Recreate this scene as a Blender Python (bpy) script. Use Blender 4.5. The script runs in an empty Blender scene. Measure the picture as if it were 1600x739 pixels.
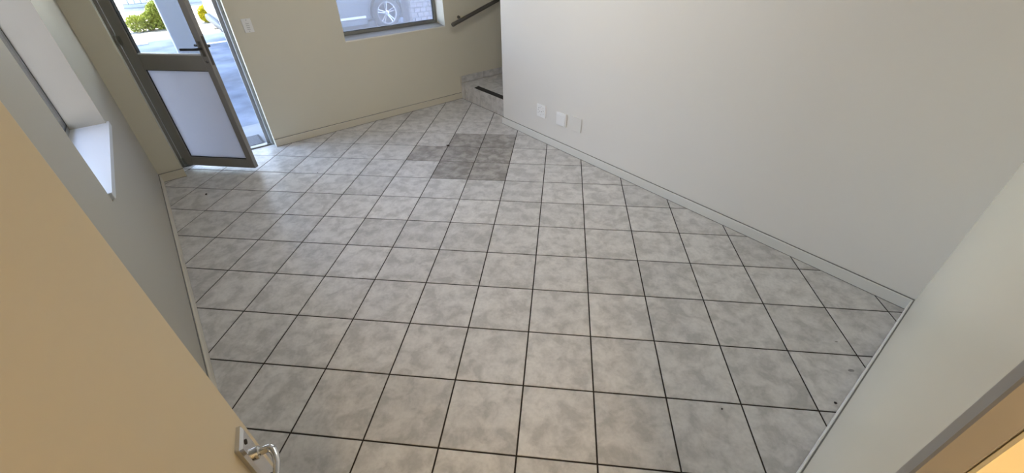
import bpy, bmesh, math, random
from mathutils import Vector, Matrix
random.seed(7)
sc = bpy.context.scene
COL = sc.collection

# ------------------------------------------------------------------ camera
cam_d = bpy.data.cameras.new('camera'); cam = bpy.data.objects.new('camera', cam_d); COL.objects.link(cam)
cam_d.sensor_width = 36.0; cam_d.sensor_fit = 'HORIZONTAL'
cam_d.lens = 36.0 * 649.62 / 1600.0
cam_d.clip_start = 0.01; cam_d.clip_end = 200
cam.matrix_world = Matrix(((0.7792969, 0.3840438, -0.4951835, -0.8934386), (-0.6263997, 0.4548493, -0.6330367, -1.0270853), (-0.0178800, 0.8035063, 0.5950276, 1.5892087), (0.0000000, 0.0000000, 0.0000000, 1.0000000)))
sc.camera = cam

# ------------------------------------------------------------------ world, sun, exposure
w = bpy.data.worlds.new('sky'); sc.world = w; w.use_nodes = True
nt = w.node_tree; bg = nt.nodes['Background']
sky = nt.nodes.new('ShaderNodeTexSky'); sky.sky_type = 'NISHITA'; sky.sun_disc = False
sky.sun_elevation = math.radians(58); sky.sun_rotation = math.radians(10); sky.ozone_density = 1.6
nt.links.new(sky.outputs[0], bg.inputs[0]); bg.inputs[1].default_value = 1.25
sun_d = bpy.data.lights.new('sun', 'SUN'); sun = bpy.data.objects.new('sun', sun_d); COL.objects.link(sun)
sun_d.energy = 44.0; sun_d.angle = math.radians(0.6); sun_d.color = (1.0, 0.97, 0.93)
sun.rotation_euler = Vector((-0.13, -0.52, -0.85)).to_track_quat('-Z', 'Y').to_euler()
sc.view_settings.view_transform = 'Standard'; sc.view_settings.look = 'None'
sc.view_settings.gamma = 1.0; sc.view_settings.use_curve_mapping = False
sc.view_settings.exposure = 1.18
cy = sc.cycles
cy.use_denoising = True; cy.max_bounces = 12; cy.diffuse_bounces = 8; cy.glossy_bounces = 4; cy.transparent_max_bounces = 12
cy.caustics_reflective = False; cy.caustics_refractive = False; cy.sample_clamp_indirect = 6.0

def portal(name, loc, sx, sy, direction):
    d = bpy.data.lights.new(name, 'AREA'); d.shape = 'RECTANGLE'; d.size = sx; d.size_y = sy
    d.cycles.is_portal = True
    o = bpy.data.objects.new(name, d); COL.objects.link(o); o.location = loc
    o.rotation_euler = Vector(direction).to_track_quat('-Z', 'Z').to_euler()
portal('sky_portal_side_window', (-1.47, 1.587, 1.44), 0.98, 1.34, (1, 0, 0))
portal('sky_portal_back_window', (1.03, 3.40, 1.44), 1.06, 1.34, (0, -1, 0))
portal('sky_portal_door', (-0.74, 3.40, 1.05), 0.74, 2.1, (0, -1, 0))

# ------------------------------------------------------------------ material helpers
def mat(name, color, rough=0.5, metal=0.0, noise=None, bump=None, spec=0.5, coat=0.0):
    """principled; noise=(scale, amount) mottles colour, bump=(scale, strength)."""
    m = bpy.data.materials.new(name); m.use_nodes = True
    t = m.node_tree; b = t.nodes['Principled BSDF']
    b.inputs['Base Color'].default_value = (*color, 1); b.inputs['Roughness'].default_value = rough
    b.inputs['Metallic'].default_value = metal; b.inputs['Specular IOR Level'].default_value = spec
    b.inputs['Coat Weight'].default_value = coat
    tc = t.nodes.new('ShaderNodeTexCoord')
    if noise:
        n = t.nodes.new('ShaderNodeTexNoise'); n.inputs['Scale'].default_value = noise[0]; n.inputs['Detail'].default_value = 5
        r = t.nodes.new('ShaderNodeValToRGB'); a = noise[1]
        r.color_ramp.elements[0].color = (*[max(0, c * (1 - a)) for c in color], 1); r.color_ramp.elements[0].position = 0.3
        r.color_ramp.elements[1].color = (*[min(1, c * (1 + a)) for c in color], 1); r.color_ramp.elements[1].position = 0.7
        t.links.new(tc.outputs['Object'], n.inputs['Vector']); t.links.new(n.outputs['Fac'], r.inputs['Fac'])
        t.links.new(r.outputs['Color'], b.inputs['Base Color'])
    if bump:
        n2 = t.nodes.new('ShaderNodeTexNoise'); n2.inputs['Scale'].default_value = bump[0]; n2.inputs['Detail'].default_value = 4
        bp = t.nodes.new('ShaderNodeBump'); bp.inputs['Strength'].default_value = bump[1]; bp.inputs['Distance'].default_value = 0.002
        t.links.new(tc.outputs['Object'], n2.inputs['Vector']); t.links.new(n2.outputs['Fac'], bp.inputs['Height'])
        t.links.new(bp.outputs['Normal'], b.inputs['Normal'])
    return m

def tile_mat(name, light, mid, dark, rough):
    m = bpy.data.materials.new(name); m.use_nodes = True
    t = m.node_tree; N = t.nodes; L = t.links; b = N['Principled BSDF']
    tc = N.new('ShaderNodeTexCoord'); oi = N.new('ShaderNodeObjectInfo')
    mul = N.new('ShaderNodeMath'); mul.operation = 'MULTIPLY'; mul.inputs[1].default_value = 37.0
    add = N.new('ShaderNodeVectorMath'); add.operation = 'ADD'
    L.new(oi.outputs['Random'], mul.inputs[0]); L.new(tc.outputs['Object'], add.inputs[0]); L.new(mul.outputs[0], add.inputs[1])
    n1 = N.new('ShaderNodeTexNoise'); n1.inputs['Scale'].default_value = 12.5; n1.inputs['Detail'].default_value = 6
    n1.inputs['Roughness'].default_value = 0.6; n1.inputs['Distortion'].default_value = 0.35
    L.new(add.outputs[0], n1.inputs['Vector'])
    r = N.new('ShaderNodeValToRGB'); e = r.color_ramp.elements
    e[0].position = 0.39; e[0].color = (*dark, 1); e[1].position = 0.62; e[1].color = (*light, 1)
    k = r.color_ramp.elements.new(0.50); k.color = (*mid, 1)
    L.new(n1.outputs['Fac'], r.inputs['Fac'])
    n2 = N.new('ShaderNodeTexNoise'); n2.inputs['Scale'].default_value = 70; n2.inputs['Detail'].default_value = 4
    L.new(add.outputs[0], n2.inputs['Vector'])
    r2 = N.new('ShaderNodeValToRGB'); r2.color_ramp.elements[0].position = 0.25; r2.color_ramp.elements[1].position = 0.6
    r2.color_ramp.elements[0].color = (0.82, 0.82, 0.82, 1); r2.color_ramp.elements[1].color = (1, 1, 1, 1)
    L.new(n2.outputs['Fac'], r2.inputs['Fac'])
    mx = N.new('ShaderNodeMix'); mx.data_type = 'RGBA'; mx.blend_type = 'MULTIPLY'; mx.inputs['Factor'].default_value = 0.6
    L.new(r.outputs[0], mx.inputs[6]); L.new(r2.outputs[0], mx.inputs[7])
    hs = N.new('ShaderNodeHueSaturation'); mr = N.new('ShaderNodeMapRange')
    mr.inputs['To Min'].default_value = 0.94; mr.inputs['To Max'].default_value = 1.05
    L.new(oi.outputs['Random'], mr.inputs['Value']); L.new(mr.outputs[0], hs.inputs['Value'])
    L.new(mx.outputs[2], hs.inputs['Color']); L.new(hs.outputs[0], b.inputs['Base Color'])
    b.inputs['Roughness'].default_value = rough; b.inputs['Specular IOR Level'].default_value = 0.42
    bp = N.new('ShaderNodeBump'); bp.inputs['Strength'].default_value = 0.12; bp.inputs['Distance'].default_value = 0.002
    L.new(n1.outputs['Fac'], bp.inputs['Height']); L.new(bp.outputs['Normal'], b.inputs['Normal'])
    return m

def glass_mat(name, tint=(1, 1, 1), veil=0.0, veil_col=(0.6, 0.6, 0.66)):
    m = bpy.data.materials.new(name); m.use_nodes = True
    t = m.node_tree; N = t.nodes; L = t.links; N.remove(N['Principled BSDF']); out = N['Material Output']
    tr = N.new('ShaderNodeBsdfTransparent'); tr.inputs[0].default_value = (*tint, 1)
    gl = N.new('ShaderNodeBsdfGlossy'); gl.inputs['Roughness'].default_value = 0.02
    lw = N.new('ShaderNodeLayerWeight'); lw.inputs['Blend'].default_value = 0.5
    pw = N.new('ShaderNodeMath'); pw.operation = 'POWER'; pw.inputs[1].default_value = 5.0; L.new(lw.outputs['Facing'], pw.inputs[0])
    fr = N.new('ShaderNodeMapRange'); fr.inputs['To Min'].default_value = 0.04; fr.inputs['To Max'].default_value = 0.9; L.new(pw.outputs[0], fr.inputs['Value'])
    mx = N.new('ShaderNodeMixShader'); L.new(fr.outputs[0], mx.inputs[0]); L.new(tr.outputs[0], mx.inputs[1]); L.new(gl.outputs[0], mx.inputs[2])
    last = mx
    if veil:  # reflected haze painted in as an even diffuse layer
        df = N.new('ShaderNodeBsdfDiffuse'); df.inputs[0].default_value = (*veil_col, 1)
        tl = N.new('ShaderNodeBsdfTranslucent'); tl.inputs[0].default_value = (*veil_col, 1)
        ad = N.new('ShaderNodeMixShader'); ad.inputs[0].default_value = 0.5
        L.new(df.outputs[0], ad.inputs[1]); L.new(tl.outputs[0], ad.inputs[2])
        mx2 = N.new('ShaderNodeMixShader'); mx2.inputs[0].default_value = veil
        L.new(mx.outputs[0], mx2.inputs[1]); L.new(ad.outputs[0], mx2.inputs[2]); last = mx2
    L.new(last.outputs[0], out.inputs[0])
    return m

def emit_mat(name, color, strength):
    m = bpy.data.materials.new(name); m.use_nodes = True; b = m.node_tree.nodes['Principled BSDF']
    b.inputs['Base Color'].default_value = (*color, 1)
    b.inputs['Emission Color'].default_value = (*color, 1); b.inputs['Emission Strength'].default_value = strength
    return m

WALL = mat('wall_paint', (0.585, 0.55, 0.44), 0.45, bump=(140, 0.12))
WALLR = mat('wall_paint_white', (0.76, 0.735, 0.69), 0.42, bump=(140, 0.10))
WALLF = mat('wall_paint_satin', (0.71, 0.665, 0.56), 0.22, bump=(30, 0.02), spec=0.8)
SKIRT = mat('skirting_paint', (0.70, 0.69, 0.65), 0.35)
SKIRTB = mat('skirting_paint_cream', (0.56, 0.52, 0.42), 0.38)
GAP = mat('dark_joint', (0.03, 0.028, 0.025), 0.9)
JOINT = mat('grey_joint', (0.20, 0.195, 0.175), 0.9)
GROUT = mat('dark_grout', (0.022, 0.016, 0.012), 0.9)
TILE = tile_mat('floor_tile_glaze', (0.615, 0.60, 0.575), (0.54, 0.525, 0.505), (0.44, 0.428, 0.41), 0.42)
TILED = tile_mat('floor_tile_worn', (0.41, 0.385, 0.36), (0.315, 0.295, 0.275), (0.225, 0.21, 0.19), 0.45)
CEIL = mat('ceiling_paint', (0.80, 0.80, 0.78), 0.7)
ALU = mat('bronze_aluminium', (0.27, 0.255, 0.235), 0.38, metal=0.25)
ALUL = mat('natural_aluminium', (0.24, 0.24, 0.22), 0.4, metal=0.5)
FRAMEL = mat('light_frame_aluminium', (0.40, 0.41, 0.42), 0.4, metal=0.3)
BEAD = mat('glazing_bead', (0.62, 0.63, 0.64), 0.4)
RUBBER = mat('black_rubber', (0.012, 0.012, 0.012), 0.6)
PANEL = mat('frosted_panel', (0.62, 0.61, 0.64), 0.30, bump=(25, 0.03))
def translucent(m, amount):
    t = m.node_tree; N = t.nodes; L = t.links; b = N['Principled BSDF']; out = N['Material Output']
    tl = N.new('ShaderNodeBsdfTranslucent'); tl.inputs[0].default_value = (0.80, 0.80, 0.86, 1)
    mx = N.new('ShaderNodeMixShader'); mx.inputs[0].default_value = amount
    L.new(b.outputs[0], mx.inputs[1]); L.new(tl.outputs[0], mx.inputs[2]); L.new(mx.outputs[0], out.inputs[0])
translucent(PANEL, 0.46)
GLASS = glass_mat('clear_glass')
GLASSV = glass_mat('painted_veil_glass', (0.93, 0.94, 1.0), 0.16, (0.62, 0.62, 0.68))  # grey-lilac layer paints the room's reflection into the pane
CREAM = mat('cream_door_paint', (0.70, 0.58, 0.38), 0.35, bump=(60, 0.06))
CREAMJ = mat('cream_jamb_paint', (0.90, 0.76, 0.47), 0.4)
FRAMEG = mat('shaded_frame_grey', (0.25, 0.23, 0.21), 0.5)  # dark grey carries the shade on the frame face
CHROME = mat('chrome', (0.62, 0.62, 0.62), 0.12, metal=1.0)
STEEL = mat('brushed_steel', (0.17, 0.155, 0.135), 0.32, metal=0.9)
PLAST = mat('white_plastic', (0.86, 0.85, 0.83), 0.3)
PLASTC = mat('painted_plastic', (0.72, 0.71, 0.67), 0.4)
HOLE = mat('socket_hole', (0.03, 0.03, 0.03), 0.8)
SILL = mat('gloss_white_sill', (0.58, 0.60, 0.62), 0.28)

# ------------------------------------------------------------------ mesh helpers
def B(): return bmesh.new()
def box(bm, x0, x1, y0, y1, z0, z1, bev=0.0, seg=1):
    vs = [bm.verts.new((x, y, z)) for x in (x0, x1) for y in (y0, y1) for z in (z0, z1)]
    fs = [bm.faces.new([vs[i] for i in f]) for f in ((0, 1, 3, 2), (4, 6, 7, 5), (0, 4, 5, 1), (2, 3, 7, 6), (0, 2, 6, 4), (1, 5, 7, 3))]
    if bev:
        es = list({e for f in fs for e in f.edges})
        bmesh.ops.bevel(bm, geom=es, offset=bev, segments=seg, affect='EDGES', profile=0.5)
    return bm
def prism(bm, poly, z0, z1, M=None):
    M = M or Matrix()
    a = [bm.verts.new(M @ Vector((x, y, z0))) for x, y in poly]; b = [bm.verts.new(M @ Vector((x, y, z1))) for x, y in poly]
    n = len(poly); bm.faces.new(a[::-1]); bm.faces.new(b)
    for i in range(n): bm.faces.new((a[i], a[(i + 1) % n], b[(i + 1) % n], b[i]))
    return bm
def tube(bm, pts, rad, n=12, flat=1.0, cap=True):
    """swept round (or flattened) section along a polyline."""
    pts = [Vector(p) for p in pts]; rings = []
    for i, p in enumerate(pts):
        d = (pts[min(i + 1, len(pts) - 1)] - pts[max(i - 1, 0)]).normalized()
        up = Vector((0, 0, 1)) if abs(d.z) < 0.95 else Vector((0, 1, 0))
        a = d.cross(up).normalized(); b = a.cross(d)
        r = rad[i] if isinstance(rad, (list, tuple)) else rad
        rings.append([bm.verts.new(p + a * math.cos(2 * math.pi * k / n) * r + b * math.sin(2 * math.pi * k / n) * r * flat) for k in range(n)])
    for u, v in zip(rings, rings[1:]):
        for k in range(n): bm.faces.new((u[k], u[(k + 1) % n], v[(k + 1) % n], v[k]))
    if cap: bm.faces.new(rings[0][::-1]); bm.faces.new(rings[-1])
    return bm
def lathe(bm, prof, M=None, n=32, cap=True):
    """prof: (radius, height) around local z."""
    M = M or Matrix(); rings = []
    for r, h in prof:
        rings.append([bm.verts.new(M @ Vector((r * math.cos(2 * math.pi * k / n), r * math.sin(2 * math.pi * k / n), h))) for k in range(n)])
    for u, v in zip(rings, rings[1:]):
        for k in range(n): bm.faces.new((u[k], u[(k + 1) % n], v[(k + 1) % n], v[k]))
    if cap and prof[0][0] > 1e-6: bm.faces.new(rings[0][::-1])
    if cap and prof[-1][0] > 1e-6: bm.faces.new(rings[-1])
    bmesh.ops.remove_doubles(bm, verts=bm.verts, dist=1e-6)
    return bm
def obj(name, bm, m, parent=None, label=None, cat=None, group=None, kind=None, smooth=False):
    bmesh.ops.recalc_face_normals(bm, faces=bm.faces)
    me = bpy.data.meshes.new(name); bm.to_mesh(me); bm.free(); me.materials.append(m)
    if smooth:
        for p in me.polygons: p.use_smooth = True
        try: me.set_sharp_from_angle(angle=math.radians(40))
        except Exception: pass
    o = bpy.data.objects.new(name, me); COL.objects.link(o)
    if parent: o.parent = parent
    return tag(o, label, cat, group, kind)
def tag(o, label=None, cat=None, group=None, kind=None):
    for k, v in (('label', label), ('category', cat), ('group', group), ('kind', kind)):
        if v: o[k] = v
    return o
def empty(name, loc, label, cat, rotz=0, group=None, kind=None):
    o = bpy.data.objects.new(name, None); COL.objects.link(o); o.location = loc; o.rotation_euler = (0, 0, rotz); o.empty_display_size = 0.1
    return tag(o, label, cat, group, kind)

# ------------------------------------------------------------------ dimensions (metres)
XL, XR, YF, YB = -1.26, 1.573, -1.1175, 3.17       # left, right, front and back wall faces
CH = 2.65                                          # ceiling
YC = 2.22                                          # right wall ends here: stair opening to the back wall
XS = 1.69                                          # riser face of the first step
T = 0.30                                           # tile pitch
PX0, PX1, PY = XL, -1.10, 3.05                     # pier left of the street door
DX0, DX1 = -1.10, -0.362                           # street door opening
ZW = 0.782                                         # window sill height

# ------------------------------------------------------------------ floor: screed + single tiles laid at 45 degrees
bm = B(); box(bm, -1.45, XS, -2.9, 3.34, -0.12, -0.0022)
floor = obj('floor', bm, GROUT, label='diagonal tiled floor with dark grout lines', cat='floor', kind='structure')
def clip(poly, a, b, c):
    out = []
    for i in range(len(poly)):
        p, q = poly[i], poly[(i + 1) % len(poly)]; dp, dq = a * p[0] + b * p[1] - c, a * q[0] + b * q[1] - c
        if dp <= 0: out.append(p)
        if (dp < 0 < dq) or (dq < 0 < dp):
            s = dp / (dp - dq); out.append((p[0] + s * (q[0] - p[0]), p[1] + s * (q[1] - p[1])))
    return out
def inset(poly, d):
    n = len(poly); res = []
    for i in range(n):
        p0, p, p1 = Vector(poly[i - 1]), Vector(poly[i]), Vector(poly[(i + 1) % n])
        e0 = (p - p0).normalized(); e1 = (p1 - p).normalized()
        n0 = Vector((-e0.y, e0.x)); n1 = Vector((-e1.y, e1.x)); k = 1 + n0.dot(n1)
        q = p + (n0 + n1) * (d / max(k, 0.2)); res.append((q.x, q.y))
    return res
def area(p): return 0.5 * sum(p[i][0] * p[(i + 1) % len(p)][1] - p[(i + 1) % len(p)][0] * p[i][1] for i in range(len(p)))
def tile_bm(poly, z0=-0.0080, z1=0.0, ch=0.0012):
    bm = B(); top = inset(poly, ch)
    a = [bm.verts.new((x, y, z0)) for x, y in poly]; b = [bm.verts.new((x, y, z1 - ch)) for x, y in poly]; c = [bm.verts.new((x, y, z1)) for x, y in top]
    n = len(poly); bm.faces.new(a[::-1]); bm.faces.new(c)
    for u, v in ((a, b), (b, c)):
        for i in range(n): bm.faces.new((u[i], u[(i + 1) % n], v[(i + 1) % n], v[i]))
    return bm
S2 = math.sqrt(0.5); G = 0.0032
def room(i, j): return ((i + j) * S2 * T, (j - i) * S2 * T)
WORN = {(-3, 5), (-2, 5), (-4, 6), (-3, 6), (-2, 6), (-3, 7), (-2, 7)}
full = [(-T / 2 + G, -T / 2 + G), (T / 2 - G, -T / 2 + G), (T / 2 - G, T / 2 - G), (-T / 2 + G, T / 2 - G)]
full_me = {}
for i in range(-14, 12):
    for j in range(-12, 20):
        cx, cyy = room(i + 0.5, j + 0.5)
        c45, s45 = S2, -S2
        poly = [(cx + x * S2 + y * S2, cyy - x * S2 + y * S2) for x, y in full]
        q = poly
        x_lo = XL + 0.002; y_hi = YB - 0.002
        if cyy > 3.0 and cx < -0.3: y_hi = 3.245                       # runs on through the street door opening
        for a, b, c in ((-1, 0, -x_lo), (1, 0, XS - 0.002), (0, -1, 1.20), (0, 1, y_hi)):
            q = clip(q, a, b, c)
            if len(q) < 3: break
        if len(q) < 3 or area(q) < 2e-4: continue
        m = TILED if (i, j) in WORN else TILE
        if abs(area(q) - area(poly)) < 1e-7:
            key = m.name
            if key not in full_me:
                t = obj('tile', tile_bm(full), m, floor); full_me[key] = t
            else:
                t = full_me[key].copy(); COL.objects.link(t)
            t.location = (cx, cyy, 0); t.rotation_euler = (0, 0, -math.pi / 4); t.parent = floor
        else:
            ql = [((x - cx) * S2 - (y - cyy) * S2, (x - cx) * S2 + (y - cyy) * S2) for x, y in q]
            t = obj('tile', tile_bm(ql), m, floor); t.location = (cx, cyy, 0); t.rotation_euler = (0, 0, -math.pi / 4)
        if (i, j) in WORN: t['label'] = 'darker worn floor tile'

# ------------------------------------------------------------------ walls, ceiling
WB = 0.24   # back wall thickness
bm = B()    # left wall round its window
WY0, WY1, WZ1 = 1.09, 2.085, 2.10
box(bm, XL - 0.21, XL, -1.35, WY0, 0, CH); box(bm, XL - 0.21, XL, WY1, YB + WB, 0, CH)
box(bm, XL - 0.21, XL, WY0, WY1, 0, 0.74); box(bm, XL - 0.21, XL, WY0, WY1, WZ1, CH)
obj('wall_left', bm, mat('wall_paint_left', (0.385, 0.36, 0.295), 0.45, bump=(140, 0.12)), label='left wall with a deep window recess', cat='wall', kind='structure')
bm = B()    # back wall: pier, head over door, middle, window apron and head, stair end
BX0, BX1 = 0.497, 1.562
box(bm, PX0, PX1, PY, YB + WB, 0, CH)
box(bm, DX0, DX1, YB, YB + WB, 2.10, CH); box(bm, DX1, BX0, YB, YB + WB, 0, CH)
box(bm, BX0, BX1, YB, YB + WB, WZ1, CH); box(bm, BX1, 3.8, YB, YB + WB, 0, CH)
# apron with a rounded plaster sill that rises to the glass
prof = [(YB, 0), (YB, ZW - 0.012)]
for k in range(1, 6): prof.append((YB + 0.012 * (1 - math.cos(k * math.pi / 10)), ZW - 0.012 + 0.012 * math.sin(k * math.pi / 10)))
prof += [(YB + 0.014, ZW - 0.004), (YB + WB, ZW - 0.004), (YB + WB, 0)]
M = Matrix(((0, 0, 1, 0), (1, 0, 0, 0), (0, 1, 0, 0), (0, 0, 0, 1)))
prism(bm, prof, BX0, BX1, M)
obj('wall_back', bm, WALL, label='back wall with street door, window and stair opening', cat='wall', kind='structure')
bm = B(); box(bm, XR, XR + 0.2, YF - 0.2, YC, 0, CH, 0.004, 2); box(bm, XR + 0.2, 3.8, YC - 0.1, YC, 0, CH)
obj('wall_right', bm, WALLR, label='long plain white right wall', cat='wall', kind='structure')
bm = B(); box(bm, 3.7, 3.8, YC, YB, 0, CH)
obj('wall_stair', bm, WALL, label='wall at the end of the stair passage', cat='wall', kind='structure')
OX0, OX1 = -1.20, -0.467                           # inner doorway in the front wall
bm = B(); box(bm, OX1, XR, YF - 0.13, YF, 0, CH); box(bm, XL, OX0 - 0.03, YF - 0.13, YF, 0, CH); box(bm, OX0 - 0.03, OX1, YF - 0.13, YF, 2.06, CH)
obj('wall_front', bm, WALLF, label='front wall beside the inner doorway', cat='wall', kind='structure')
bm = B(); box(bm, XL - 0.21, 3.8, -2.95, YB + WB, CH, CH + 0.12)
obj('ceiling', bm, CEIL, label='flat white ceiling', cat='ceiling', kind='structure')
bm = B(); box(bm, -1.45, -1.35, -2.95, -1.25, 0, CH); box(bm, 0.6, 0.7, -2.95, -1.25, 0, CH); box(bm, -1.35, 0.6, -2.95, -2.85, 0, CH)
obj('wall_lobby', bm, WALL, label='walls of the room behind the inner doorway', cat='wall', kind='structure')

# ------------------------------------------------------------------ skirting boards (body stands 3 mm off the wall: dark line on top)
def skirting(name, p, q, n, m, label, h=0.066, t=0.011):
    """p, q: ends on the wall face; n: unit normal into the room."""
    p, q, n = Vector(p), Vector(q), Vector(n); d = (q - p).normalized(); L = (q - p).length
    M = Matrix(((d.x, n.x, 0, p.x), (d.y, n.y, 0, p.y), (0, 0, 1, 0), (0, 0, 0, 1)))
    bm = B(); prf = [(0.0045, 0.004), (t, 0.004), (t, h - 0.004), (t - 0.002, h - 0.001), (t - 0.004, h), (0.0045, h)]
    MM = M @ Matrix(((0, 0, 1, 0), (1, 0, 0, 0), (0, 1, 0, 0), (0, 0, 0, 1)))
    prism(bm, prf, 0, L, MM)
    o = obj(name, bm, m, label=label, cat='skirting', kind='structure')
    bm = B(); prism(bm, [(0, 0), (t - 0.001, 0), (t - 0.001, 0.004), (0.004, 0.004), (0.004, h + 0.004), (0, h + 0.004)], 0, L, MM)
    obj('joint', bm, JOINT, o)
    return o
skirting('baseboard_right', (XR, YF, 0), (XR, YC + 0.011, 0), (-1, 0, 0), SKIRT, 'pale grey skirting along the right wall')
skirting('baseboard_front', (OX1, YF, 0), (XR - 0.011, YF, 0), (0, 1, 0), SKIRT, 'pale grey skirting along the front wall')
skirting('baseboard_back', (DX1, YB, 0), (XS + 0.01, YB, 0), (0, -1, 0), SKIRTB, 'cream skirting under the back window')
skirting('baseboard_left', (XL, YF, 0), (XL, PY, 0), (1, 0, 0), SKIRTB, 'cream skirting along the left wall')
skirting('baseboard_pier', (PX0, PY, 0), (PX1 + 0.008, PY, 0), (0, -1, 0), SKIRTB, 'short cream skirting on the pier beside the street door')

# ------------------------------------------------------------------ stair step
ZS = 0.175
step = empty('floor_step', (XS, 2.7, 0), 'tiled step up to the stair landing beside the right wall', 'step', kind='structure')
IX, IY = -XS, -2.7
bm = B(); box(bm, 0.009, 3.7 - XS, YC - 2.7, YB - 2.7, 0, ZS - 0.009); obj('step_core', bm, GROUT, step)
edges = [YC, 2.495, 2.79, 3.085, YB]
for a, b in zip(edges, edges[1:]):                      # riser tiles
    bm = B(); box(bm, 0.0, 0.009, a + IY + 0.0028, b + IY - 0.0028, 0.001, ZS - 0.004, 0.001); obj('riser_tile', bm, TILE, step)
xs_ = [XS + 0.004, XS + 0.31, XS + 0.61, XS + 0.91, XS + 1.21, XS + 1.51, 3.7]
for x0, x1 in zip(xs_, xs_[1:]):                        # tread tiles
    for a, b in zip([YC, 2.462, 2.762, 3.062], [2.462, 2.762, 3.062, YB - 0.009]):
        bm = B(); box(bm, x0 + IX + 0.0018, x1 + IX - 0.0018, a + IY + 0.0018, b + IY - 0.0018, ZS - 0.009, ZS, 0.001); obj('tread_tile', bm, TILE, step)
for x0, x1 in ((XS + 0.012, 2.01), (2.01, 2.31), (2.31, 2.61), (2.61, 2.91), (2.91, 3.21), (3.21, 3.51), (3.51, 3.69)):
    bm = B(); box(bm, x0 + IX + 0.0018, x1 + IX - 0.0018, YB - 0.010 + IY, YB + IY - 0.001, ZS + 0.002, 0.248, 0.001); obj('skirting_tile', bm, TILE, step)
bm = B(); box(bm, -0.004, 0.0105, YB - 0.012 + IY, YB + IY, 0.066, 0.250, 0.001); obj('end_trim', bm, SKIRTB, step, label='cream end cap of the tile skirting')
bm = B(); prism(bm, [(0.008, 2.905 + IY), (0.008, YC + 0.01 + IY), (0.078, YC + 0.01 + IY), (0.078, 2.925 + IY)], ZS + 0.0002, ZS + 0.004)
obj('grip_strip', bm, mat('black_grip', (0.02, 0.018, 0.016), 0.9, noise=(300, 0.4)), step, label='black anti-slip strip near the step edge')

# ------------------------------------------------------------------ handrail on the back wall
hr = empty('handrail', (1.61, YB, 0.80), 'round steel handrail rising along the stair passage wall', 'handrail')
sl = math.tan(math.radians(16.2)); yo = -0.085
bm = B(); tube(bm, [(0, yo, 0), (1.95, yo, 1.95 * sl)], 0.0195, 20)
obj('rail', bm, STEEL, hr, smooth=True)
bm = B(); tube(bm, [(-0.012, yo, -0.012 * sl), (-0.006, yo, -0.006 * sl), (0.004, yo, 0.004 * sl), (0.02, yo, 0.02 * sl)], [0.016, 0.0205, 0.0212, 0.0212], 20)
obj('end_cap', bm, STEEL, hr, smooth=True)
for bx in (0.10, 1.0, 1.85):
    bz = bx * sl
    bm = B(); tube(bm, [(bx, yo + 0.012, bz), (bx + 0.002, yo + 0.022, bz + 0.018), (bx + 0.010, yo + 0.036, bz + 0.028), (bx + 0.020, yo + 0.055, bz + 0.026), (bx + 0.024, -0.004, bz + 0.018)], 0.0065, 10)
    lathe(bm, [(0.016, 0), (0.016, 0.004), (0.013, 0.006)], Matrix.Translation((bx + 0.024, 0, bz + 0.018)) @ Matrix.Rotation(math.pi / 2, 4, 'X'), 20)
    obj('bracket', bm, STEEL, hr, smooth=True)

# ------------------------------------------------------------------ side window (left wall) and its sill
win = empty('window_1', (XL, (WY0 + WY1) / 2, 0.74), 'tall side window in the deep left wall recess', 'window', kind='structure')
oy, oz = -(WY0 + WY1) / 2, -0.74
SZ = 0.775
bm = B(); box(bm, -0.21, 0.013, WY0 + oy, WY1 + 0.012 + oy, 0.0, SZ + oz, 0.003, 2)
# overhang only in front of the wall: trim the part that would enter the far jamb
bm.free(); bm = B(); prism(bm, [(-0.20, WY0 + oy), (0.0005, WY0 + oy), (0.0005, WY0 + 0.004 + oy), (0.010, WY0 + 0.004 + oy), (0.013, WY0 + 0.008 + oy), (0.013, WY1 + 0.027 + oy), (0.010, WY1 + 0.030 + oy), (0.0005, WY1 + 0.030 + oy), (0.0005, WY1 + oy), (-0.20, WY1 + oy)], SZ - 0.028 + oz, SZ + oz)
obj('window_sill', bm, SILL, win, label='glossy white sill board')
fx0, fx1 = -0.185, -0.150
def win_frame(bm, a0, a1, z0, z1, w):
    return [(a0, a0 + w, z0, z1), (a1 - w, a1, z0, z1), (a0 + w, a1 - w, z0, z0 + w), (a0 + w, a1 - w, z1 - w, z1)]
ya, yb, za, zb = WY0 + oy, WY1 + oy, SZ + oz, WZ1 + oz
for a0, a1, z0, z1, m_ in ((ya, ya + 0.012, za, zb, RUBBER), (yb - 0.006, yb, za, zb, RUBBER), (ya + 0.012, yb - 0.006, za, za + 0.026, ALUL), (ya + 0.012, yb - 0.006, zb - 0.03, zb, ALUL)):
    bm = B(); box(bm, fx1 - 0.030, fx1, a0, a1, z0, z1, 0.001); obj('window_frame', bm, m_, win)
bm = B(); box(bm, fx1 - 0.006, fx1, ya + 0.012, yb - 0.006, za + 0.026, za + 0.031); obj('gasket', bm, RUBBER, win)
bm = B(); box(bm, fx1 - 0.005, fx1 - 0.001, ya + 0.013, yb - 0.007, za + 0.032, zb - 0.031); obj('pane', bm, GLASS, win)

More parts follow.
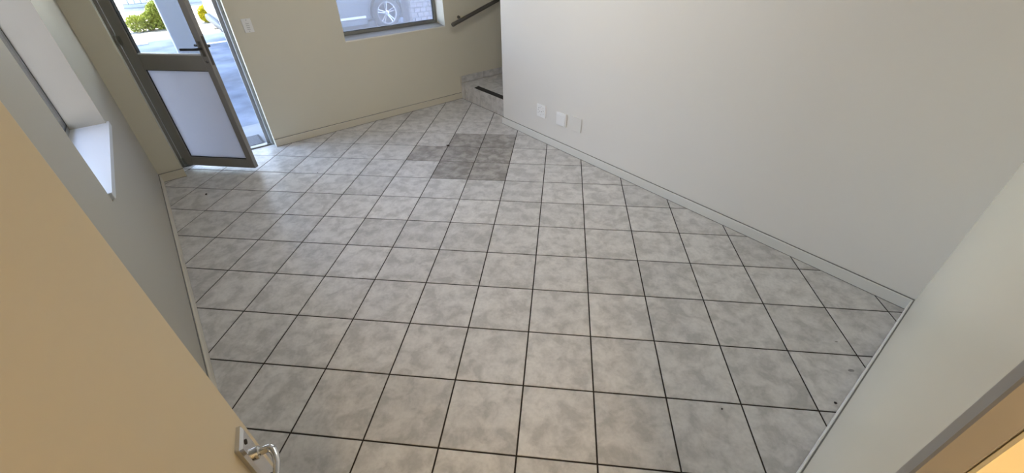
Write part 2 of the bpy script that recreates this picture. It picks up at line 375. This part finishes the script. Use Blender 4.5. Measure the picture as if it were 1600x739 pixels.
# ------------------------------------------------------------------ back window
win = empty('window_2', ((BX0 + BX1) / 2, YB, ZW), 'back window showing a parked car', 'window', kind='structure')
ox = -(BX0 + BX1) / 2
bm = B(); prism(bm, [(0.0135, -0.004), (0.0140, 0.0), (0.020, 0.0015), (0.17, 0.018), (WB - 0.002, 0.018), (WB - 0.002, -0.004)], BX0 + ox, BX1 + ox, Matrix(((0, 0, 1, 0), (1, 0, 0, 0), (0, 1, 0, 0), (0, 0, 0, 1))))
obj('window_sill', bm, mat('shaded_sill_grey', (0.27, 0.27, 0.25), 0.5), win, label='sloping sill with shade put into its grey colour')  # sill colour darkened to stand in for shade in the recess
for a0, a1, z0, z1 in win_frame(None, BX0 + ox, BX1 + ox, 0.018, WZ1 - ZW, 0.028):
    bm = B(); box(bm, a0, a1, 0.160, 0.198, z0, z1, 0.002); obj('window_frame', bm, ALUL, win)
for a0, a1, z0, z1 in win_frame(None, BX0 + ox + 0.028, BX1 + ox - 0.028, 0.046, WZ1 - ZW - 0.028, 0.005):
    bm = B(); box(bm, a0, a1, 0.166, 0.190, z0, z1); obj('gasket', bm, RUBBER, win)
bm = B(); box(bm, BX0 + ox + 0.031, BX1 + ox - 0.031, 0.176, 0.180, 0.049, WZ1 - ZW - 0.031); obj('pane', bm, GLASSV, win, label='glass pane with its reflection veil painted as grey haze')

# ------------------------------------------------------------------ street door: frame and open leaf
fr = empty('trim_1', (DX0, YB + 0.08, 0), 'aluminium frame of the open street door', 'door frame', kind='structure')
DW = DX1 - DX0
for a, b, m in ((0, 0.022, ALU), (DW - 0.022, DW, FRAMEL)):
    bm = B(); box(bm, a, b, 0.0, 0.055, 0, 2.10, 0.002); box(bm, a - (0.028 if a else 0), b + (0 if a else 0.028), 0.055, 0.075, 0, 2.10); obj('frame_jamb', bm, m, fr)
bm = B(); box(bm, 0.022, DW - 0.022, 0.0, 0.055, 2.06, 2.10, 0.002); obj('frame_head', bm, ALUL, fr)
bm = B(); box(bm, 0.0, DW, 0.004, 0.030, -0.006, 0.010, 0.002); box(bm, 0.0, DW, 0.038, 0.080, -0.02, 0.004, 0.002); obj('threshold', bm, ALUL, fr, label='aluminium threshold bar')

HX, HY = -1.075, 3.235
ang = math.atan2(2.760 - HY, -0.625 - HX)
LW = math.hypot(2.760 - HY, -0.625 - HX)            # room-side corner of the free edge
leaf = empty('door_1', (HX, HY, 0), 'open street door with dark frame, upper glass and grey lower panel', 'door', ang, kind='structure')
# local: x along the leaf, y>0 towards the outside, face seen by the camera at y=0
TH = 0.040
DH = 2.04; Z0 = 0.024
def lbox(name, x0, x1, z0, z1, m, y0=0.0, y1=TH, bev=0.002, **k):
    bm = B(); box(bm, x0, x1, y0, y1, z0, z1, bev); return obj(name, bm, m, leaf, **k)
SW, SF = 0.088, 0.050
lbox('hinge_stile', 0, SW, Z0, DH, ALU); lbox('lock_stile', LW - SF, LW, Z0, DH, ALU)
lbox('bottom_rail', SW, LW - SF, Z0, 0.100, ALU); lbox('middle_rail', SW, LW - SF, 0.800, 0.905, ALU); lbox('top_rail', SW, LW - SF, DH - 0.08, DH, ALU)
lbox('door_panel', SW + 0.003, LW - SF - 0.003, 0.103, 0.797, PANEL, 0.014, 0.026, 0, label='frosted lilac grey lower panel')
for n_, za, zb in (('lower', 0.100, 0.800), ('upper', 0.905, DH - 0.08)):
    for a0, a1, z0, z1 in win_frame(None, SW, LW - SF, za, zb, 0.006):
        if n_ == 'upper' and z1 < 1.0:
            lbox('glazing_bead', a0, a1, z0, z1 + 0.004, BEAD, 0.004, 0.020, 0.001)
        else: lbox('gasket', a0, a1, z0, z1, RUBBER, 0.010, 0.030, 0)
lbox('pane', SW + 0.005, LW - SF - 0.005, 0.911, DH - 0.086, GLASS, 0.018, 0.022, 0, label='clear upper glass')
bm = B(); box(bm, LW - SF + 0.018, LW - SF + 0.040, -0.004, 0.0, 0.90, 1.00, 0.001); plate = obj('lock_plate', bm, STEEL, leaf)
bm = B(); tube(bm, [(LW - 0.022, 0.0, 0.955), (LW - 0.022, -0.030, 0.955), (LW - 0.030, -0.042, 0.955), (LW - 0.050, -0.045, 0.955), (LW - 0.150, -0.045, 0.953)], 0.0085, 12)
obj('lever', bm, RUBBER, leaf, smooth=True, label='black lever handle')
bm = B(); tube(bm, [(LW - 0.022, TH, 0.955), (LW - 0.022, TH + 0.035, 0.955), (LW - 0.034, TH + 0.047, 0.955), (LW - 0.150, TH + 0.050, 0.953)], 0.0085, 12)
obj('lever', bm, RUBBER, leaf, smooth=True)
bm = B(); box(bm, LW, LW + 0.002, 0.010, 0.030, 0.84, 1.03, 0.0005); obj('latch_plate', bm, STEEL, leaf)
bm = B(); lathe(bm, [(0.009, 0), (0.009, 0.006), (0.006, 0.008)], Matrix.Translation((LW - 0.022, 0, 0.865)) @ Matrix.Rotation(math.pi / 2, 4, 'X'), 16); obj('lock_cylinder', bm, STEEL, leaf)
for hz in (0.055, 1.0, 1.93):
    bm = B(); tube(bm, [(-0.006, -0.006, hz - 0.035), (-0.006, -0.006, hz + 0.035)], 0.0075, 12)
    box(bm, -0.004, 0.024, -0.003, 0.0, hz - 0.03, hz + 0.03); obj('hinge', bm, ALUL, leaf, smooth=True)

# ------------------------------------------------------------------ inner door beside the camera
ih = Vector((-1.17, -1.13)); iang = math.atan2(0.975, 0.222)
idr = empty('door_2', (ih.x, ih.y, 0), 'cream painted inner door standing open, chrome handle near its edge', 'door', iang, kind='structure')
# local: x along the door, visible face at y=0, thickness to +y
IL = 0.6905
bm = B(); box(bm, 0, IL, 0, 0.040, 0.010, 2.03, 0.0025, 2); obj('door_leaf', bm, CREAM, idr)
ps, pz = 0.6425, 0.886
bm = B()
a = [(ps - 0.0215, pz - 0.088), (ps + 0.0215, pz - 0.088), (ps + 0.0215, pz + 0.086), (ps - 0.0215, pz + 0.086)]
v0 = [bm.verts.new((x, 0, z)) for x, z in a]; v1 = [bm.verts.new((x, -0.006, z)) for x, z in a]
b_ = [(ps - 0.0165, pz - 0.083), (ps + 0.0165, pz - 0.083), (ps + 0.0165, pz + 0.081), (ps - 0.0165, pz + 0.081)]
v2 = [bm.verts.new((x, -0.0095, z)) for x, z in b_]
bm.faces.new(v0); bm.faces.new(v2)
for u, v in ((v0, v1), (v1, v2)):
    for k in range(4): bm.faces.new((u[k], u[(k + 1) % 4], v[(k + 1) % 4], v[k]))
hp = obj('handle_plate', bm, CHROME, idr, label='chrome backplate of the lever handle')
for dz in (0.072, -0.074):
    bm = B(); lathe(bm, [(0.0042, 0), (0.0042, 0.0012), (0.002, 0.0018)], Matrix.Translation((ps, -0.0095, pz + dz)) @ Matrix.Rotation(math.pi / 2, 4, 'X'), 14); obj('screw', bm, GAP, hp)
bm = B(); box(bm, ps - 0.004, ps + 0.004, -0.0105, -0.0094, pz - 0.060, pz - 0.036, 0.0015); obj('keyhole', bm, GAP, hp)
lz = 0.921
bm = B(); lathe(bm, [(0.0105, 0.0), (0.0105, 0.006), (0.0085, 0.008)], Matrix.Translation((ps, -0.0095, lz)) @ Matrix.Rotation(math.pi / 2, 4, 'X'), 24)
tube(bm, [(ps, -0.012, lz), (ps, -0.027, lz), (ps - 0.001, -0.031, lz), (ps - 0.004, -0.0345, lz), (ps - 0.009, -0.037, lz), (ps - 0.018, -0.0395, lz), (ps - 0.032, -0.041, lz), (ps - 0.050, -0.040, lz), (ps - 0.080, -0.036, lz), (ps - 0.112, -0.030, lz)], [0.0065, 0.0065, 0.0066, 0.0064, 0.006, 0.0056, 0.0053, 0.005, 0.005, 0.0048], 16)
obj('lever', bm, CHROME, idr, smooth=True, label='curved chrome lever')
for hz in (0.25, 1.8):
    bm = B(); tube(bm, [(-0.004, 0.046, hz - 0.05), (-0.004, 0.046, hz + 0.05)], 0.006, 10); obj('hinge', bm, STEEL, idr, smooth=True)
# frame of the inner doorway (seen at the right edge of the picture)
fr2 = empty('trim_2', (OX1, YF, 0), 'painted frame of the inner doorway', 'door frame', kind='structure')
bm = B(); box(bm, -0.034, 0.0, -0.018, 0.004, 0, 2.06, 0.002); obj('frame_jamb', bm, FRAMEG, fr2)
bm = B(); box(bm, -0.036, 0.0, -0.135, -0.018, 0, 2.06, 0.002); obj('jamb_lining', bm, CREAMJ, fr2, label='cream jamb lining')
bm = B(); box(bm, OX0 - OX1 - 0.03, OX0 - OX1, -0.125, -0.06, 0, 2.06, 0.002); obj('frame_jamb', bm, FRAMEG, fr2)
bm = B(); box(bm, OX0 - OX1, -0.034, -0.125, -0.06, 2.03, 2.06, 0.002); obj('frame_head', bm, FRAMEG, fr2)

# ------------------------------------------------------------------ plates on the right wall: local x along -Y of the room (to the picture's right), z up, face at y<0
def plate_root(name, y, z, label, cat):
    return empty(name, (XR, y, z), label, cat, -math.pi / 2)
so = plate_root('wall_socket', 1.657, 0.283, 'white multi-hole power socket on the right wall, nearest the stair', 'socket')
bm = B(); box(bm, -0.056, 0.056, -0.009, 0, -0.056, 0.056, 0.002, 2); obj('cover_plate', bm, PLAST, so)
holes = [(-0.030, 0.022, 2.6), (-0.012, 0.028, 2.6), (-0.036, 0.004, 2.6), (-0.036, -0.020, 2.6), (0.028, 0.032, 2.6), (-0.014, -0.006, 2.8), (0.010, -0.004, 3.4), (0.032, 0.006, 2.6), (0.030, -0.022, 2.6), (0.000, -0.034, 2.2), (0.004, 0.040, 2.0)]
for hx, hz, hr_ in holes:
    bm = B(); lathe(bm, [(hr_ / 1000, 0), (hr_ / 1000, 0.0006)], Matrix.Translation((hx, -0.009, hz)) @ Matrix.Rotation(math.pi / 2, 4, 'X'), 12); obj('pin_hole', bm, HOLE, so)
bm = B(); box(bm, 0.016, 0.024, -0.0115, -0.009, 0.010, 0.026, 0.001); obj('rocker_switch', bm, PLAST, so)
bl = plate_root('blank_plate', 1.400, 0.278, 'glossy white blank cover plate between socket and painted plate', 'cover plate')
bm = B(); box(bm, -0.058, 0.058, -0.013, 0, -0.055, 0.055, 0.003, 2); box(bm, -0.050, 0.050, -0.0155, -0.012, -0.047, 0.040, 0.002); obj('cover_plate', bm, PLAST, bl)
pp = plate_root('painted_plate', 1.224, 0.284, 'wall-coloured blank plate, painted over, nearest the camera', 'cover plate')
bm = B(); box(bm, -0.052, 0.052, -0.007, 0, -0.058, 0.058, 0.0015); obj('cover_plate', bm, WALLR, pp)
for k in (-1, 1):
    bm = B(); lathe(bm, [(0.003, 0), (0.003, 0.0008)], Matrix.Translation((k * 0.04, -0.007, 0)) @ Matrix.Rotation(math.pi / 2, 4, 'X'), 10); obj('screw', bm, WALLR, pp)
sw = empty('light_switch', (-0.247, YB, 1.004), 'narrow light switch plate on the back wall beside the street door', 'switch')
bm = B(); box(bm, -0.034, 0.034, -0.009, 0, -0.050, 0.050, 0.002, 2); obj('cover_plate', bm, PLASTC, sw)
for k in range(4):
    bm = B(); box(bm, -0.012, 0.012, -0.0125, -0.008, 0.021 - k * 0.014 - 0.0045, 0.021 - k * 0.014 + 0.0045, 0.001); rk = obj('rocker', bm, PLASTC, sw)
    bm = B(); box(bm, -0.012, 0.012, -0.0100, -0.0088, 0.021 - k * 0.014 - 0.0068, 0.021 - k * 0.014 - 0.0050); obj('slot', bm, GAP, sw)
for dz in (0.040, -0.040):
    bm = B(); lathe(bm, [(0.0028, 0), (0.0028, 0.001)], Matrix.Translation((0, -0.009, dz)) @ Matrix.Rotation(math.pi / 2, 4, 'X'), 12); obj('screw', bm, GAP, sw)

# ------------------------------------------------------------------ bits of dirt on the floor
CRUMB = mat('dark_crumb', (0.03, 0.02, 0.015), 0.9)
def crumb(x, y, r, label):
    bm = B(); bmesh.ops.create_icosphere(bm, subdivisions=1, radius=r)
    for v in bm.verts: v.co *= random.uniform(0.6, 1.2); v.co.z = max(v.co.z * 0.5 + r * 0.35, 0)
    o = obj('dirt_crumb', bm, CRUMB, label=label, cat='dirt'); o.location = (x, y, 0)
crumb(-1.017, 2.588, 0.012, 'curled dark crumb on the floor near the open street door')
crumb(0.854, 2.129, 0.016, 'black chip at the corner of the darker worn tiles')
crumb(-0.242, 2.385, 0.006, 'tiny dark crumb on a tile joint past the street door')
def smudge(x, y, r, label):
    bm = B(); lathe(bm, [(r, 0), (r * 0.9, 0.0004)], Matrix.Diagonal((1, 0.5, 1, 1)), 18)
    for v in bm.verts: v.co.x *= random.uniform(0.85, 1.1)
    o = obj('smudge', bm, mat('smudge_grey', (0.26, 0.25, 0.24), 0.8, noise=(90, 0.3)), label=label, cat='stain'); o.location = (x, y, 0); o.rotation_euler = (0, 0, -0.7)
crumb(0.723, -1.089, 0.007, 'tiny dark speck on the tile close to the front skirting')
smudge(0.949, -1.072, 0.014, 'grey oval smudge on the tile near the front wall corner')
smudge(1.075, -0.970, 0.007, 'small faint smudge one tile further from the front wall')
crumb(0.343, -0.810, 0.006, 'tiny dark speck on a tile near the front wall')

# ------------------------------------------------------------------ lamps out of view: added ceiling fill, warm lobby lamp
lp = empty('added_ceiling_lamp', (0.6, 1.15, CH), 'unseen round ceiling lamp added to brighten the tiled room', 'lamp')  # unseen fitting, added as fill light for the room
bm = B(); lathe(bm, [(0.33, 0), (0.34, -0.02), (0.34, -0.03), (0.322, -0.035)], None, 32); obj('lamp_base', bm, PLAST, lp, smooth=True)
bm = B(); lathe(bm, [(0.32, -0.034), (0.31, -0.06), (0.24, -0.085), (0.10, -0.097), (0.0, -0.10)], None, 32); obj('lamp_shade', bm, emit_mat('fill_glow', (1.0, 0.985, 0.945), 7.8), lp, smooth=True)
lp2 = empty('lobby_lamp', (-1.20, -1.75, CH), 'warm pendant lamp in the room behind the doorway', 'lamp')
bm = B(); tube(bm, [(0, 0, -0.03), (0, 0, -0.90)], 0.006, 8); obj('stem', bm, PLAST, lp2)
bm = B(); lathe(bm, [(0.13, 0), (0.14, -0.02), (0.14, -0.03), (0.12, -0.035)], None, 32); obj('lamp_base', bm, PLAST, lp2, smooth=True)
bm = B(); lathe(bm, [(0.0, -0.895), (0.07, -0.90), (0.118, -0.93), (0.11, -0.97), (0.07, -1.0), (0.0, -1.01)], None, 32); obj('lamp_shade', bm, emit_mat('warm_glow', (1.0, 0.74, 0.46), 42.0), lp2, smooth=True)

# ================================================================== outside
GZ = -0.05
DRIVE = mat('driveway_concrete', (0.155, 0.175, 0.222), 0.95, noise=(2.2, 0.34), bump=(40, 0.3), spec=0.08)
SAND = mat('sunlit_sandy_bed', (0.21, 0.195, 0.16), 0.95, noise=(6, 0.15), spec=0.08)
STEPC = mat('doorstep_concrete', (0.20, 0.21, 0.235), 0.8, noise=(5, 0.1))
PALE = mat('pale_paving', (0.24, 0.24, 0.24), 0.85, noise=(3, 0.08))
WHITE = mat('white_render', (0.82, 0.82, 0.80), 0.7)
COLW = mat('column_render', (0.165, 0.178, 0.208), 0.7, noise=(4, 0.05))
SLABG = mat('grey_panel', (0.34, 0.345, 0.35), 0.6)
bm = B(); box(bm, -14, 14, 3.341, 10.2, GZ - 0.1, GZ)
obj('driveway_ground', bm, DRIVE, label='shaded concrete driveway outside the street door', cat='driveway', kind='structure')
bm = B(); box(bm, -14, 14, 10.2, 30, GZ - 0.1, GZ - 0.004)
obj('bed_ground', bm, SAND, label='sunlit sandy ground beyond the driveway', cat='ground', kind='structure')
bm = B(); box(bm, -14, -1.47, -6, 3.341, GZ - 0.1, GZ)
obj('side_ground', bm, PALE, label='pale paving outside the side window', cat='ground', kind='structure')
bm = B(); box(bm, -3.1, -2.95, -6, 3.3, GZ, 2.7)  # added wall, placed to cut skylight through the side window
obj('wall_boundary_added', bm, mat('boundary_render', (0.47, 0.455, 0.49), 0.85, noise=(9, 0.12), bump=(30, 0.5)), label='rendered boundary wall added outside the side window to cut skylight', cat='wall', kind='structure')
bm = B(); box(bm, -2.45, XL - 0.21, -3.5, 3.4, CH + 0.001, CH + 0.12)  # unseen overhang, added to block skylight at the side window
obj('added_eave', bm, WHITE, label='unseen roof overhang added to shade the side window', cat='roof', kind='structure')
# kerb stones along the edge of the shade
kb = empty('kerb', (-2.75, 9.95, GZ), 'low concrete kerb between driveway and sandy bed', 'kerb', kind='structure')
for k in range(2):
    bm = B(); box(bm, k * 0.9 + 0.01, k * 0.9 + 0.89, 0, 0.10, 0, 0.02, 0.008, 2); obj('kerb_stone', bm, WHITE, kb)
# carport roof that shades the driveway
cp = empty('carport_roof', (0, 3.45, 2.75), 'flat carport roof over the driveway', 'roof', kind='structure')
bm = B(); prism(bm, [(-2.3, 0.0), (4.4, 0.0), (4.4, 9.47), (-2.3, 8.21)], 0, 0.12); obj('roof_slab', bm, WHITE, cp)
co = empty('carport_column', (-0.525, 6.18, GZ), 'square pale column outside the street door', 'column')
bm = B(); box(bm, -0.160, 0.160, -0.160, 0.160, 0, 2.80, 0.012, 2); obj('column_shaft', bm, COLW, co)
bm = B(); box(bm, -0.162, 0.162, -0.162, 0.162, 0, 0.08, 0.004); obj('column_base', bm, COLW, co)
# door mat
dm = empty('doormat', (-0.66, 3.52, GZ), 'dark grey doormat just outside the street door', 'doormat')
bm = B(); box(bm, -0.30, 0.245, -0.15, 0.15, 0, 0.030, 0.004); obj('mat_border', bm, mat('mat_rubber', (0.05, 0.05, 0.055), 0.9), dm)
bm = B(); box(bm, -0.28, 0.225, -0.13, 0.13, 0.030, 0.036, 0.003); obj('mat_pile', bm, mat('mat_pile', (0.09, 0.09, 0.10), 1.0, noise=(220, 0.6), bump=(220, 0.8)), dm)
# shaded doorstep slab
bm = B(); box(bm, -1.4, 0.1, 3.415, 4.05, GZ, GZ + 0.012, 0.004); obj('doorstep', bm, STEPC, label='pale doorstep slab under the doormat', cat='doorstep', kind='structure')
# white line on the driveway
bm = B(); prism(bm, [(-0.1, 9.10), (0.9, 9.14), (0.9, 9.26), (-0.1, 9.22)], GZ + 0.0005, GZ + 0.003)
obj('white_line', bm, mat('white_line_tone', (0.78, 0.79, 0.80), 0.8, noise=(8, 0.2)), label='white line across the driveway', cat='road marking')
# far garden wall of upright panels on a plinth
gw = empty('panel_wall', (-1.15, 16.4, GZ), 'far grey boundary wall of upright panels on a plinth', 'wall', kind='structure')
bm = B(); box(bm, 0, 2.7, 0, 0.2, 0, 0.085); obj('plinth', bm, mat('plinth_grey', (0.26, 0.262, 0.265), 0.7), gw)
for k in range(18):
    bm = B(); box(bm, k * 0.15 + 0.006, k * 0.15 + 0.144, 0.03, 0.16, 0.09, 1.7, 0.006); obj('wall_panel', bm, SLABG, gw)
bm = B(); box(bm, 0, 2.7, 0.08, 0.14, 0.085, 1.68); obj('wall_core', bm, mat('panel_core', (0.12, 0.12, 0.13), 0.9), gw)

# bushes: trunk + crown of many small leaves
def bush(name, x, y, blobs, n, col, label, seed):
    rnd = random.Random(seed)
    root = empty(name, (x, y, GZ), label, 'bush')
    bm = B()
    for k in range(7):
        a = rnd.uniform(0, 6.28); b = rnd.choice(blobs)
        tube(bm, [(rnd.uniform(-0.04, 0.04), rnd.uniform(-0.04, 0.04), -0.01), (b[0] * 0.5 + rnd.uniform(-.03, .03), b[1] * 0.5, b[2] * 0.6), (b[0] + 0.3 * b[3] * math.cos(a), b[1] + 0.3 * b[3] * math.sin(a), b[2] + b[4] * 0.5)], [0.012, 0.008, 0.003], 6)
    obj('stem', bm, mat(name + '_stem', (0.18, 0.12, 0.07), 0.9), root)
    bm = B()
    tot = sum(b[3] * b[3] * b[4] for b in blobs)
    for b in blobs:
        for k in range(int(n * b[3] * b[3] * b[4] / tot)):
            while True:
                p = Vector((rnd.uniform(-1, 1), rnd.uniform(-1, 1), rnd.uniform(-1, 1)))
                if 0.35 < p.length < 1: break
            c = Vector((b[0] + p.x * b[3], b[1] + p.y * b[3], b[2] + p.z * b[4]))
            if c.z < 0.015: continue
            d = (p + Vector((rnd.uniform(-.8, .8), rnd.uniform(-.8, .8), rnd.uniform(-.2, 1)))).normalized()
            s = d.cross(Vector((rnd.uniform(-1, 1), rnd.uniform(-1, 1), rnd.uniform(-1, 1)))).normalized()
            nn = d.cross(s); L = rnd.uniform(0.024, 0.042); W = L * 0.34
            bm.faces.new([bm.verts.new(q) for q in (c, c + d * L * 0.5 + s * W + nn * 0.002, c + d * L, c + d * L * 0.5 - s * W + nn * 0.002)])
    m = mat(name + '_leaf', col, 0.5, noise=(14, 0.35))
    obj('foliage', bm, m, root, kind='stuff')
    return root
bush('hedge_bush', -0.78, 11.65, [(-0.22, 0, 0.15, 0.17, 0.16), (0.0, 0.05, 0.17, 0.17, 0.16), (0.20, 0.05, 0.24, 0.20, 0.25), (0.36, 0.05, 0.22, 0.18, 0.24), (0.24, 0.05, 0.38, 0.15, 0.16)], 15000, (0.17, 0.195, 0.025), 'yellow-green leafy bush seen through the door glass', 3)
bush('golden_shrub', 0.36, 11.95, [(-0.03, 0, 0.16, 0.14, 0.16), (0.06, 0.03, 0.22, 0.14, 0.14), (0.0, 0, 0.10, 0.10, 0.10)], 8000, (0.30, 0.27, 0.008), 'bright yellow shrub seen past the open door edge', 5)
# rocks at the end of the bed
ROCK = mat('rock', (0.30, 0.28, 0.26), 0.9, noise=(9, 0.4), bump=(20, 1.0))
for k, (x, y, r, lb) in enumerate([(0.33, 10.85, 0.085, 'small dark rock in front of the yellow shrub'), (0.52, 10.75, 0.11, 'larger rock beside the dark rock near the door frame'), (0.42, 10.45, 0.06, 'smallest rock, on the driveway edge below the yellow shrub'), (0.62, 11.2, 0.14, 'pale round rock behind the others by the yellow shrub')]):
    bm = B(); bmesh.ops.create_icosphere(bm, subdivisions=2, radius=r); rr = random.Random(k)
    for v in bm.verts: v.co *= rr.uniform(0.82, 1.1); v.co.z *= 0.7
    o = obj('rock', bm, ROCK, label=lb, cat='rock', group='rocks by the yellow shrub'); o.location = (x, y, GZ + r * 0.45)
# brick pier in front of the car
bp_ = empty('brick_pier', (3.06, 6.9, GZ), 'pale brick pier outside the back window', 'pier')
MORT = mat('pier_mortar', (0.08, 0.075, 0.08), 0.9); BRK = mat('pier_brick', (0.20, 0.185, 0.19), 0.85, noise=(20, 0.15), bump=(60, 0.4))
bm = B(); box(bm, 0.008, 0.482, 0.008, 0.40, 0, 2.78); obj('pier_core', bm, MORT, bp_)
bw, bh = 0.123, 0.082
for r in range(11):
    x = -(bw / 2) * (r % 2)
    while x < 0.489:
        x0, x1 = max(x, 0) + 0.005, min(x + bw, 0.49) - 0.005
        if x1 - x0 > 0.015:
            bm = B(); d = random.uniform(-0.004, 0.003); box(bm, x0, x1, d, 0.1, r * bh + 0.005, (r + 1) * bh - 0.005, 0.004); obj('brick', bm, BRK, bp_)
        x += bw
bm = B(); box(bm, 0, 0.49, 0, 0.408, 11 * bh, 2.79, 0.004); obj('pier_shaft', bm, BRK, bp_)

# parked car, side on, nose to the right
car = empty('parked_car', (2.0, 8.9, GZ), 'silver car parked side-on outside the back window', 'car')
BODY = mat('silver_paint', (0.125, 0.145, 0.175), 0.45, metal=0.0, coat=0.1); TRIM = mat('dark_trim', (0.03, 0.03, 0.035), 0.6); CGL = mat('car_glass', (0.03, 0.035, 0.04), 0.08)
TYRE = mat('tyre_rubber', (0.035, 0.035, 0.037), 0.8); RIM = mat('alloy', (0.72, 0.72, 0.74), 0.25, metal=0.7)
wx = (1.068, -1.30); WZ, WR, AR = 0.305, 0.305, 0.365
def arch(cx, n=14):
    a0 = math.asin((0.23 - WZ) / AR)
    return [(cx + AR * math.cos(a0 + (math.pi - 2 * a0) * k / n), WZ + AR * math.sin(a0 + (math.pi - 2 * a0) * k / n)) for k in range(n + 1)]
low = [(1.95, 0.24)] + arch(wx[0]) + arch(wx[1]) + [(-1.78, 0.28), (-1.86, 0.50), (-1.82, 0.95), (-1.2, 0.98), (0.55, 0.95), (1.45, 0.84), (1.88, 0.70), (2.0, 0.50)]
bm = B(); MC = Matrix(((1, 0, 0, 0), (0, 0, 1, 0), (0, 1, 0, 0), (0, 0, 0, 1)))
n = len(low); levels = [(-0.86, 0.03), (-0.90, 0.0), (0.90, 0.0), (0.86, 0.03)]
def shrink(p, s): return (p[0] * (1 - s * 0.3), p[1] + (0.6 - p[1]) * s * 0.3)
rings = [[bm.verts.new((*[shrink(p, s)[0]], y, shrink(p, s)[1])) for p in low] for y, s in levels]
for u, v in zip(rings, rings[1:]):
    for k in range(n): bm.faces.new((u[k], u[(k + 1) % n], v[(k + 1) % n], v[k]))
bm.faces.new(rings[0]); bm.faces.new(rings[-1][::-1])
bmesh.ops.triangulate(bm, faces=[f for f in bm.faces if len(f.verts) > 4])
obj('body', bm, BODY, car)
cab = [(-1.80, 0.94), (0.75, 0.93), (0.05, 1.40), (-0.9, 1.47), (-1.5, 1.38)]
bm = B(); r0 = [bm.verts.new((x, -0.84 + (z - 0.93) * 0.3, z)) for x, z in cab]; r1 = [bm.verts.new((x, 0.84 - (z - 0.93) * 0.3, z)) for x, z in cab]
bm.faces.new(r0); bm.faces.new(r1[::-1])
for k in range(5): bm.faces.new((r0[k], r0[(k + 1) % 5], r1[(k + 1) % 5], r1[k]))
obj('cabin_glass', bm, CGL, car)
bm = B(); prism(bm, [(0.12, 1.39), (-0.9, 1.465), (-1.55, 1.375), (-1.5, 1.42), (-0.9, 1.51), (0.0, 1.45)], -0.72, 0.72, MC); obj('roof', bm, BODY, car)
for yy in (-0.905, 0.905):
    s = -1 if yy < 0 else 1
    bm = B(); box(bm, wx[1] + 0.45, wx[0] - 0.46, min(yy, yy + s * 0.02), max(yy, yy + s * 0.02), 0.265, 0.305, 0.006); obj('side_trim', bm, mat('pale_trim', (0.75, 0.77, 0.80), 0.4), car)
    bm = B(); box(bm, wx[1] + 0.42, wx[0] - 0.44, min(yy * 0.98, yy), max(yy * 0.98, yy), 0.15, 0.245, 0.01); obj('sill_panel', bm, BODY, car)
    for dx in (-0.35, 0.52):
        bm = B(); box(bm, dx, dx + 0.006, min(yy, yy * 1.001), max(yy, yy * 1.001), 0.32, 0.92); obj('door_seam', bm, TRIM, car)
bm = B(); box(bm, 1.46, 2.04, -0.87, 0.87, 0.20, 0.42, 0.05, 3); obj('front_bumper', bm, BODY, car, smooth=True)
for y0 in (-0.905, 0.62):
    bm = B(); box(bm, -1.875, -1.68, y0, y0 + 0.285, 0.74, 0.95, 0.02, 2); obj('tail_light', bm, mat('tail_light', (0.35, 0.02, 0.015), 0.2), car, label='red tail light')
bm = B(); box(bm, -1.90, -1.62, -0.88, 0.88, 0.30, 0.42, 0.03, 2); obj('rear_bumper', bm, TRIM, car, smooth=True)
bm = B(); box(bm, 1.70, 1.99, -0.86, -0.55, 0.55, 0.68, 0.03, 2); obj('headlight', bm, mat('headlight', (0.85, 0.9, 0.95), 0.1), car)
bm = B(); box(bm, -1.70, 1.9, -0.70, 0.70, 0.16, 0.60); obj('underbody', bm, TRIM, car)
for cx in wx:
    for sy in (-1, 1):
        W = empty('wheel', (cx, sy * 0.80, WZ), None, None); W.parent = car
        if sy > 0: W.rotation_euler = (0, 0, math.pi)
        MW = Matrix.Rotation(math.pi / 2, 4, 'X')
        bm = B(); lathe(bm, [(0.19, -0.10), (0.27, -0.10), (0.30, -0.075), (WR, -0.04), (WR, 0.04), (0.30, 0.075), (0.27, 0.095), (0.20, 0.10), (0.195, 0.06), (0.19, -0.10)], MW, 36, False); obj('tyre', bm, TYRE, W, smooth=True)
        bm = B(); lathe(bm, [(0.0, 0.02), (0.17, 0.02), (0.18, 0.06), (0.185, 0.098), (0.203, 0.102), (0.203, 0.06), (0.19, -0.09)], MW, 36, False)
        obj('rim', bm, mat('rim_inner', (0.16, 0.16, 0.17), 0.5, metal=0.5), W, smooth=True)
        bm = B(); lathe(bm, [(0.184, 0.094), (0.186, 0.106), (0.202, 0.107), (0.204, 0.098)], MW, 36, False)
        lathe(bm, [(0.045, 0.03), (0.045, 0.088), (0.03, 0.096), (0.0, 0.097)], MW, 20)
        for k in range(5):
            for da in (-0.14, 0.14):
                a = 2 * math.pi * k / 5 + 0.35; c0, c1 = a + da * 0.9, a + da
                p0 = Vector((0.035 * math.cos(a + da * 2), -0.075, 0.035 * math.sin(a + da * 2))); p1 = Vector((0.19 * math.cos(c1), -0.098, 0.19 * math.sin(c1)))
                tube(bm, [p0, p1], 0.0095, 6)
        obj('spokes', bm, RIM, W)
